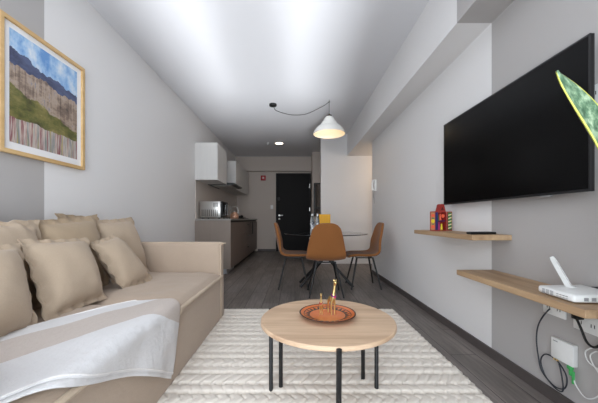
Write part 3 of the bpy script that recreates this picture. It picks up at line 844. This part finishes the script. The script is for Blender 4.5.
# intercom phone near the corner
t = thing('intercom_phone', 'white intercom handset on the right wall near the corner', 'intercom', (XR - .0005, 4.86, 1.44))
q = bm_new(); box(q, -.035, 0, -.045, .045, 0, .20, .01, 3); put('base', q, M_WHITEPL, t)
q = bm_new(); tube(q, spline([(-.045, -.01, .012), (-.062, -.01, .04), (-.066, -.01, .10), (-.062, -.01, .16), (-.045, -.01, .19)], 4), [.018, .02, .021, .02, .017, .015, .014, .014, .014, .014, .014, .015, .017, .020, .021, .02, .018], 10); put('handset', q, M_WHITEPL, t)
q = bm_new(); tube(q, spline([(-.03, 0, .0), (-.035, .02, -.07), (-.02, .05, -.14), (-.012, .06, -.20), (-.012, .07, -.12), (-.012, .075, -.02)], 6), .0035, 6); put('cord', q, M_GREYPL, t)

# ------------------------------------------------------------------ television wall
TVX, TVY0, TVY1, TVZ0, TVZ1 = 1.312, 1.267, 2.515, 1.094, 1.798
t = thing('television', 'large wall mounted black flat screen television', 'television', (TVX, (TVY0 + TVY1) / 2, TVZ0))
hw, hh = (TVY1 - TVY0) / 2, TVZ1 - TVZ0
q = bm_new(); box(q, .006, .022, -hw, hw, 0, hh, .003); box(q, .022, .045, -hw + .16, hw - .16, .03, hh - .2, .01); put('casing', q, M_BLACKPLASTIC, t)
q = bm_new()
box(q, 0, .006, -hw, hw, 0, .012); box(q, 0, .006, -hw, hw, hh - .008, hh); box(q, 0, .006, -hw, -hw + .008, .012, hh - .008); box(q, 0, .006, hw - .008, hw, .012, hh - .008)
put('bezel', q, plain('dark_bezel', (26, 26, 28), .3), t, smooth=False)
q = bm_new(); box(q, .0015, .006, -hw + .008, hw - .008, .012, hh - .008)
M_SCREEN = plain('switched_off_screen', (6, 6, 7), .2, nscale=5); M_SCREEN.node_tree.nodes['Principled BSDF'].inputs['Specular IOR Level'].default_value = .16; put('screen', q, M_SCREEN, t, smooth=False)
q = bm_new(); box(q, .004, .02, -.42, -.36, -.008, .001, .002); put('sensor', q, M_GREYPL, t)
q = bm_new(); box(q, .044, .0675, -.25, .25, .2, .45, .003); put('wall_bracket', q, M_BLACK, t, smooth=False)

def shelf(y0, y1, zt, label):
    b = bm_new(); box(b, 1.125, XR - .0005, y0, y1, zt - .034, zt, .0015, 1)
    bmesh.ops.translate(b, verts=b.verts, vec=(-1.2525, -(y0 + y1) / 2, -(zt - .034)))
    o = put('wall_shelf', b, M_OAK, smooth=False, loc=(1.2525, (y0 + y1) / 2, zt - .034))
    return tag(o, label, 'shelf', 'floating oak shelves below the television')
shelf(1.812, 2.692, .868, 'upper floating oak shelf directly below the television')
shelf(1.105, 1.985, .617, 'lower floating oak shelf carrying the white router')
# remote
t = thing('remote_control', 'slim black remote control on the upper shelf', 'remote', (1.245, 1.905, .868), radians(6))
q = bm_new(); box(q, -.095, .095, -.02, .02, 0, .017, .006, 3); put('body', q, M_BLACKPLASTIC, t)
q = bm_new()
for i in range(7):
    for j in range(3): box(q, -.08 + i * .022, -.069 + i * .022, -.013 + j * .01, -.007 + j * .01, .0165, .0185)
put('keypad', q, M_GREYPL, t, smooth=False)

# painted retablo: little box house with two open doors
M_RED = plain('red_painted_wood', (150, 44, 36), .45, nscale=60, var=.12)
M_BLUE = plain('deep_blue_paint', (34, 36, 96), .45); M_YEL = plain('yellow_paint', (222, 200, 40), .45)
M_GRN = plain('green_paint', (52, 104, 58), .45); M_ORG = plain('coral_paint', (226, 92, 60), .45); M_MAG = plain('magenta_paint', (176, 40, 110), .45)
M_CRM = plain('cream_paint', (222, 206, 160), .45); M_BRN = plain('dark_maroon_paint', (74, 26, 22), .5)
t = thing('painted_retablo', 'colourful red painted wooden box with open doors and a peaked top on the upper shelf', 'ornament', (1.245, 2.47, .868), radians(8))
q = bm_new()
box(q, -.055, .055, -.028, .03, 0, .008); box(q, -.055, .055, -.028, .03, .160, .168); box(q, -.055, .055, .024, .03, .008, .160)
box(q, -.055, -.049, -.028, .024, .008, .160); box(q, .049, .055, -.028, .024, .008, .160)
put('case', q, M_RED, t, smooth=False)
q = bm_new(); prism(q, [(-.016, .168), (.048, .168), (.034, .222), (.026, .231), (.006, .231), (-.002, .222)], -.026, .022, 'y'); gab = put('gable', q, M_RED, t, smooth=False)
q = bm_new(); prism(q, [(.002, .178), (.030, .178), (.016, .208)], -.0275, -.0262, 'y'); put('gable_flower', q, M_BRN, gab, smooth=False)
for sx in (-1, 1):
    q = bm_new(); a = (-.055 if sx < 0 else .055)
    xs = (a + sx * .001, a + sx * .046)
    box(q, min(xs), max(xs), -.036, -.030, .002, .166); dr = put('door', q, M_RED, t, smooth=False)
    q = bm_new(); m0, m1 = min(xs) + .005, max(xs) - .005
    box(q, m0, m1, -.0375, -.0362, .010, .158); put('door_panel', q, plain('faded_ochre_paint', (186, 134, 92), .5) if sx < 0 else M_GRN, dr, smooth=False)
    mc = (m0 + m1) / 2
    if sx < 0:
        for zc_, r_, mm, nm in ((.132, .014, M_ORG, 'flower'), (.084, .015, M_YEL, 'medallion'), (.036, .014, M_ORG, 'flower')):
            q = bm_new()
            for k_ in range(6):
                aa = k_ * pi / 3; prism(q, [(mc + r_ * .6 * cos(aa) + r_ * .55 * cos(w_ * pi / 4), zc_ + r_ * .6 * sin(aa) + r_ * .55 * sin(w_ * pi / 4)) for w_ in range(8)], -.0388 - .0001 * k_, -.0372, 'y')
            put(nm, q, mm, dr, smooth=False)
        q = bm_new(); prism(q, [(mc - .016, .104), (mc + .016, .104), (mc + .006, .114), (mc - .006, .114)], -.0386, -.0372, 'y'); prism(q, [(mc - .016, .062), (mc + .016, .062), (mc + .006, .054), (mc - .006, .054)], -.0386, -.0372, 'y'); put('leaves', q, M_GRN, dr, smooth=False)
    else:
        q = bm_new()
        for i in range(5): prism(q, [(m0 + .002, .016 + i * .028), (m1 - .002, .026 + i * .028), (m1 - .002, .036 + i * .028), (m0 + .002, .026 + i * .028)], -.0386, -.0372, 'y')
        put('painted_bars', q, M_CRM, dr, smooth=False)
q = bm_new(); box(q, -.049, -.026, -.026, .0235, .0085, .159); put('side_panel', q, M_BLUE, t, smooth=False)
def figure(px, z0, hgt, m, nm):
    q = bm_new(); lathe(q, [(0, 0), (.010, 0), (.0095, hgt * .4), (.006, hgt * .7), (.0065, hgt * .78), (.0075, hgt * .88), (0, hgt)], 14, (px, -.004, z0)); put(nm, q, m, t)
figure(.0, .008, .07, M_MAG, 'figurine'); figure(.024, .008, .055, M_YEL, 'figurine'); figure(.012, .09, .06, M_ORG, 'figurine'); figure(-.012, .09, .05, M_GRN, 'figurine')
q = bm_new(); box(q, -.026, .0485, -.02, .0235, .082, .0885); put('inner_shelf', q, M_BLUE, t, smooth=False)
q = bm_new(); prism(q, [(.02 + .016 * cos(i * pi / 4), .128 + .016 * sin(i * pi / 4)) for i in range(8)], -.030, -.024, 'y'); put('rosette', q, M_ORG, t, smooth=False)

# router on the lower shelf
t = thing('wifi_router', 'white router with one raised antenna on the lower shelf', 'router', (1.262, 1.272, .617), radians(-3))
q = bm_new(); box(q, -.10, .10, -.095, .095, .004, .036, .010, 3)
for v in q.verts:
    if v.co.z > .02: v.co.z += .006 * (v.co.x + .1) / .2
put('casing', q, M_WHITEPL, t)
q = bm_new()
for i in range(3):
    for j in range(4): box(q, -.1012, -.0995, .050 - i * .022, .066 - i * .022, .010 + j * .005, .0125 + j * .005)
for i in range(4): box(q, -.1012, -.0995, -.022 - i * .015, -.012 - i * .015, .021, .024); box(q, -.1012, -.0995, -.022 - i * .015, -.012 - i * .015, .012, .0145)
put('vent_grille', q, M_GREYPL, t, smooth=False)
for i in range(4):
    q = bm_new(); box(q, -.06 + i * .03, -.043 + i * .03, -.0965, -.0945, .012, .026); put('port', q, M_GREYPL, t, smooth=False)
q = bm_new(); A, B = Vector((.004, .040, .030)), Vector((-.022, .110, .170))
dv = (B - A).normalized(); sv = dv.cross(Vector((0, 0, 1))).normalized(); wv = dv.cross(sv)
sec = lambda c, w1, w2: [q.verts.new(c + sv * a * w1 + wv * b_ * w2) for a, b_ in ((-1, -1), (1, -1), (1, 1), (-1, 1))]
R0, R1, R2 = sec(A, .006, .011), sec(A + (B - A) * .9, .005, .010), sec(B, .004, .007)
for P_, Q_ in ((R0, R1), (R1, R2)):
    for i in range(4): q.faces.new((P_[i], P_[(i + 1) % 4], Q_[(i + 1) % 4], Q_[i]))
q.faces.new(R0[::-1]); q.faces.new(R2); put('antenna', q, M_WHITEPL, t)
q = bm_new(); tube(q, [(.004, .020, .036), (.004, .055, .036)], .009, 10); put('antenna_hinge', q, M_WHITEPL, t)
# power brick and leads on the shelf
q = bm_new()
tube(q, spline([(1.352, 1.36, .624), (1.366, 1.31, .636), (1.352, 1.28, .652), (1.366, 1.24, .668), (1.355, 1.20, .660), (1.366, 1.15, .664), (1.362, 1.11, .655)], 8), .0055, 8)
tube(q, spline([(1.355, 1.30, .655), (1.368, 1.26, .664), (1.362, 1.21, .672), (1.368, 1.16, .655)], 8), .006, 8)
tag(put('power_lead', q, M_BLACK), 'black power lead bundled behind the router', 'cable')
# fibre terminal box on the wall
t = thing('fibre_box', 'small white network box on the wall under the lower shelf', 'network box', (XR - .0005, 1.447, .30))
q = bm_new(); box(q, -.028, 0, -.060, .060, -.055, .052, .005); put('cover', q, M_WHITEPL, t)
q = bm_new(); tube(q, [(-.02, .045, -.050), (-.02, .045, -.066)], .006, 10); tube(q, [(-.02, .030, -.050), (-.02, .030, -.066)], .006, 10); put('coax_port', q, M_GOLD, t)
q = bm_new(); box(q, -.0285, -.0275, .02, .045, .035, .040); put('printed_mark', q, M_GREYPL, t, smooth=False)
# cables
WX_ = XR - .022
q = bm_new()
loop = [(XR - .016, 1.525, .49), (XR - .03, 1.545, .45), (WX_, 1.59, .38), (WX_, 1.603, .30), (WX_, 1.59, .20), (WX_, 1.565, .130), (WX_, 1.49, .095), (WX_, 1.435, .118), (WX_, 1.425, .18), (WX_, 1.47, .232), (WX_, 1.54, .240), (WX_, 1.575, .19), (WX_, 1.55, .125), (WX_ - .006, 1.485, .092), (WX_ - .006, 1.440, .10), (WX_ - .006, 1.442, .16), (WX_, 1.467, .232)]
tube(q, spline(loop, 8), .0034, 8)
tag(put('coaxial_cable', q, plain('dark_blue_grey_cable', (38, 42, 50), .5)), 'dark coiled cable looping below the network box', 'cable')
q = bm_new()
tube(q, spline([(WX_, 1.405, .235), (WX_, 1.38, .17), (WX_, 1.33, .135), (WX_, 1.275, .18), (WX_, 1.262, .26), (WX_, 1.30, .31), (WX_, 1.31, .345), (WX_, 1.275, .375), (WX_, 1.24, .34), (WX_, 1.265, .30), (WX_, 1.32, .31), (WX_, 1.33, .355), (WX_, 1.27, .40), (WX_, 1.19, .42)], 8), .0028, 8)
fc = tag(put('fibre_cable', q, M_WHITEPL), 'thin white fibre cable with a green plug under the network box', 'cable')
q = bm_new(); box(q, WX_ - .007, WX_ + .006, 1.392, 1.418, .228, .246, .002); box(q, WX_ - .005, WX_ + .005, 1.396, 1.41, .20, .228, .002); box(q, WX_ - .004, WX_ + .004, 1.386, 1.396, .165, .225, .001)
put('green_plug', q, plain('green_plastic', (70, 176, 96), .4), fc)
q = bm_new()
tube(q, spline([(XR - .016, 1.36, .505), (XR - .05, 1.36, .505), (XR - .052, 1.345, .50), (XR - .05, 1.325, .46), (XR - .05, 1.30, .41), (XR - .05, 1.265, .40), (XR - .05, 1.22, .44), (XR - .04, 1.16, .46), (XR - .03, 1.08, .47)], 8), .0052, 8)
pc = tag(put('power_cable', q, M_BLACK), 'black power cord bending below the lower shelf corner', 'cable')
q = bm_new(); box(q, XR - .05, XR - .012, 1.345, 1.375, .492, .518, .005); put('plug', q, M_BLACKPLASTIC, pc)

# ------------------------------------------------------------------ framed landscape on the left wall
def landscape():
    w = NT('landscape_print'); uv = w.coord('UV'); u, v, _ = w.xyz(uv)
    n1 = w.noise(w.mapped(uv, (3.2, 2.2, 1)), 1.6, 6, .6); n2 = w.noise(w.mapped(uv, (7, 9, 1)), 1.8, 6, .65); n3 = w.noise(w.mapped(uv, (2.2, .4, 1)), 2.2, 3)
    stripe = w.noise(w.mapped(uv, (26, 1.4, 1)), 1.5, 4, .6)
    hue = w.noise(w.mapped(uv, (12, .7, 1)), 1.3, 2)
    def c0(x): return w.math('SUBTRACT', x, .5)
    slope = w.noise(w.mapped(uv, (2.4, 5.5, 1)), 1.3, 7, .7)
    ridge = w.math('ADD', w.math('ADD', .835, w.math('MULTIPLY', c0(n3), .20)), w.math('MULTIPLY', u, -.13))
    ridge = w.math('ADD', ridge, w.math('MULTIPLY', c0(n2), .05))
    hills = w.math('ADD', w.math('ADD', .70, w.math('MULTIPLY', c0(n3), -.22)), w.math('ADD', w.math('MULTIPLY', c0(n2), .05), w.math('MULTIPLY', u, -.06)))
    grass = w.math('ADD', w.math('ADD', .52, w.math('MULTIPLY', c0(n1), .16)), w.math('MULTIPLY', u, -.22))
    cloth = w.math('ADD', w.math('ADD', .235, w.math('MULTIPLY', c0(n3), .10)), w.math('MULTIPLY', u, -.03))
    sky = w.ramp(w.math('ADD', w.math('MULTIPLY', n1, .75), w.math('MULTIPLY', slope, .3)), [(.42, lin((96, 148, 208))), (.54, lin((160, 194, 228))), (.66, lin((222, 228, 236)))])
    mts = w.ramp(slope, [(.35, lin((36, 42, 74))), (.6, lin((72, 84, 122)))])
    hl = w.ramp(w.math('ADD', w.math('MULTIPLY', slope, .62), w.math('MULTIPLY', stripe, .38)), [(.36, lin((70, 58, 54))), (.46, lin((132, 112, 98))), (.54, lin((178, 158, 140))), (.6, lin((126, 124, 134))), (.68, lin((206, 194, 178)))])
    gr = w.ramp(w.math('ADD', w.math('MULTIPLY', slope, .75), w.math('MULTIPLY', n1, .25)), [(.36, lin((48, 46, 26))), (.48, lin((98, 98, 46))), (.58, lin((134, 124, 70))), (.68, lin((176, 160, 130)))])
    cl = w.ramp(w.math('ADD', w.math('MULTIPLY', hue, .6), w.math('MULTIPLY', stripe, .4)), [(.30, lin((92, 112, 136))), (.38, lin((196, 186, 178))), (.44, lin((124, 44, 62))), (.49, lin((204, 190, 178))), (.55, lin((110, 122, 130))), (.60, lin((196, 172, 104))), (.68, lin((104, 132, 128)))])
    gt = lambda lim: w.math('LESS_THAN', v, lim)
    c = w.mix(gt(ridge), sky, mts); c = w.mix(gt(hills), c, hl); c = w.mix(gt(grass), c, gr); c = w.mix(gt(cloth), c, cl)
    w.base(c); w.set(Roughness=.35, Coat_Weight=.3, Coat_Roughness=.08)
    return w.m
PY0, PY1, PZ0, PZ1 = 1.675, 2.352, 1.372, 2.207
t = thing('framed_picture', 'framed mountain landscape print in a light wood frame', 'picture', (XL, (PY0 + PY1) / 2, PZ0))
hw, hh = (PY1 - PY0) / 2, PZ1 - PZ0; fwid = .026
q = bm_new()
box(q, .001, .028, -hw, hw, 0, fwid, .002); box(q, .001, .028, -hw, hw, hh - fwid, hh, .002)
box(q, .001, .028, -hw, -hw + fwid, fwid, hh - fwid, .002); box(q, .001, .028, hw - fwid, hw, fwid, hh - fwid, .002)
put('frame', q, M_FRAMEWOOD, t, smooth=False)
q = bm_new(); box(q, .002, .012, -hw + fwid, hw - fwid, fwid, hh - fwid); put('mat_board', q, plain('white_mat', (236, 235, 236), .6, var=.01), t, smooth=False)
q = bm_new(); mg = fwid + .042
grid_surface(q, lambda u, v: Vector((.0128, -hw + mg + (2 * hw - 2 * mg) * u, mg + .006 + (hh - 2 * mg) * v)), 1, 1)
put('print', q, landscape(), t, smooth=False)

# ------------------------------------------------------------------ snake plant close to the camera at right
def leaf_mat():
    w = NT('variegated_leaf'); uv = w.coord('UV'); u, v, _ = w.xyz(uv)
    s = w.math('ABSOLUTE', w.math('SUBTRACT', w.math('MULTIPLY', u, 2), 1))
    n = w.noise(w.mapped(uv, (3, 16, 1)), 1.6, 5, .65)
    body = w.ramp(n, [(.36, lin((52, 86, 62))), (.5, lin((96, 128, 98))), (.6, lin((150, 174, 142))), (.7, lin((190, 204, 172)))])
    e = w.math('ADD', s, w.math('MULTIPLY', w.math('SUBTRACT', w.noise(w.mapped(uv, (1, 9, 1)), 2, 2), .5), .14))
    w.base(w.mix(w.math('GREATER_THAN', w.math('ADD', e, w.math('MULTIPLY', w.math('SUBTRACT', u, .5), -.12)), .885), body, lin((206, 206, 96)))); w.set(Roughness=.38)
    w.b.inputs['Subsurface Weight'].default_value = .05
    w.bump(n, .1, .004)
    return w.m
M_LEAF = leaf_mat()
PLX, PLY = 1.16, .80
plant = thing('snake_plant', 'potted snake plant with yellow edged mottled leaves close to the camera', 'plant', (PLX, PLY, .0))
def leaf(p0, p1, p2, width, up):
    """quadratic spine with a shallow channelled section, pointed tip"""
    p0, p1, p2, up = map(Vector, (p0, p1, p2, up)); b = bm_new()
    def sp(t): return p0 * (1 - t) ** 2 + p1 * 2 * t * (1 - t) + p2 * t * t
    def f(u, v):
        c = sp(v); tan = ((p1 - p0) * (1 - v) + (p2 - p1) * v).normalized()
        side = tan.cross(up).normalized(); nrm = side.cross(tan)
        w_ = width * (.55 + .45 * min(1, v * 2.2)) * min(1, ((1 - v) / .40)) ** .8 + .0012
        s = 2 * u - 1
        return c + side * s * w_ / 2 - nrm * (1 - s * s) * w_ * .16 + nrm * .004 * sin(v * 14 + s * 2)
    grid_surface(b, f, 12, 44); return b
for p0, p1, p2, w_, up in (((-.03, 0, .50), (-.12, .01, 1.07), (-.425, .0, 1.386), .155, (.25, -1, .15)),
                          ((.03, .03, .50), (.06, .03, .95), (.02, .02, 1.30), .08, (.2, -1, 0)),
                          ((.02, -.03, .50), (.10, -.04, .85), (.17, -.08, 1.12), .075, (-.3, -1, 0)),
                          ((.0, .05, .50), (.02, .13, .80), (.0, .16, 1.10), .07, (.6, -1, 0))):
    o = put('leaf', leaf(p0, p1, p2, w_, up), M_LEAF, plant, angle=80)
    s = o.modifiers.new('Solidify', 'SOLIDIFY'); s.thickness = .004
q = bm_new(); lathe(q, [(0, .36), (.075, .36), (.085, .37), (.105, .53), (.11, .545), (.10, .545), (.095, .52), (0, .515)], 36); put('pot', q, plain('grey_ceramic', (150, 148, 145), .5), plant)
q = bm_new(); lathe(q, [(0, .515), (.094, .515), (.08, .522), (0, .524)], 24); put('soil', q, plain('potting_soil', (46, 34, 26), .95, nscale=160, var=.4, bump=.5), plant)
q = bm_new(); lathe(q, [(0, .335), (.13, .335), (.13, .36), (0, .36)], 36)
for k_ in range(3):
    a = k_ * 2 * pi / 3; tube(q, [(.09 * cos(a), .09 * sin(a), .34), (.125 * cos(a), .125 * sin(a), .002)], .012, 10)
put('stool', q, M_OAK, plant)

# ------------------------------------------------------------------ light
def light(name, kind, loc, energy, color, rot=(0, 0, 0), **kw):
    d_ = bpy.data.lights.new(name, kind); d_.energy = energy; d_.color = color
    for k_, v_ in kw.items(): setattr(d_, k_, v_)
    o = bpy.data.objects.new(name, d_); COL.objects.link(o); o.location = loc; o.rotation_euler = rot
    return o
def aim(o, d_):
    o.rotation_euler = Vector(d_).to_track_quat('-Z', 'Y').to_euler()
# sky light entering by the two windows
for k_, (a, b_) in enumerate(WX):
    L_ = light('window_daylight', 'AREA', ((a + b_) / 2, YW - .14, 1.3), 64, (.84, .92, 1.0), shape='RECTANGLE', size=b_ - a, size_y=2.1)
    aim(L_, (0, 1, 0))
# low sunlight thrown upwards through the windows by the bright ground outside
sn = light('reflected_sunlight', 'SUN', (0, -4, .2), 7.2, (.92, .96, 1.0), angle=radians(10.5))
aim(sn, (-.03, 1, .395))
light('downlight_glow', 'SPOT', (-.385, 6.95, ZC - .03), 4.5, (1, .86, .72), spot_size=radians(150), spot_blend=.9, shadow_soft_size=.09)
light('pendant_glow', 'POINT', (PX, PY, ZC - .47), 1.6, (1, .70, .38), shadow_soft_size=.04)
light('passage_lamp', 'POINT', (2.25, 5.65, 2.1), 9, (1, .80, .58), shadow_soft_size=.08)

W = bpy.data.worlds.new('sky'); S.world = W; W.use_nodes = True
nt = W.node_tree; bg = nt.nodes['Background']
sk = nt.nodes.new('ShaderNodeTexSky'); sk.sky_type = 'HOSEK_WILKIE'; sk.turbidity = 4; sk.sun_direction = (0.2, -.6, .7)
nt.links.new(sk.outputs[0], bg.inputs[0]); bg.inputs[1].default_value = .5

# ------------------------------------------------------------------ camera
cd = bpy.data.cameras.new('camera'); cam = bpy.data.objects.new('camera', cd); COL.objects.link(cam)
cam.location = (0, 0, .97); cam.rotation_euler = (pi / 2, 0, 0)
cd.sensor_width = 36; cd.lens = 285 / 598 * 36; cd.shift_x = 4 / 598; cd.shift_y = 17.5 / 598; cd.clip_start = .05
S.camera = cam
S.view_settings.view_transform = 'Standard'; S.view_settings.look = 'None'
S.view_settings.gamma = 1; S.view_settings.use_curve_mapping = False
S.view_settings.exposure = 0.18
S.cycles.max_bounces = 10; S.cycles.diffuse_bounces = 6
S.cycles.use_denoising = True
S.cycles.sample_clamp_indirect = 6
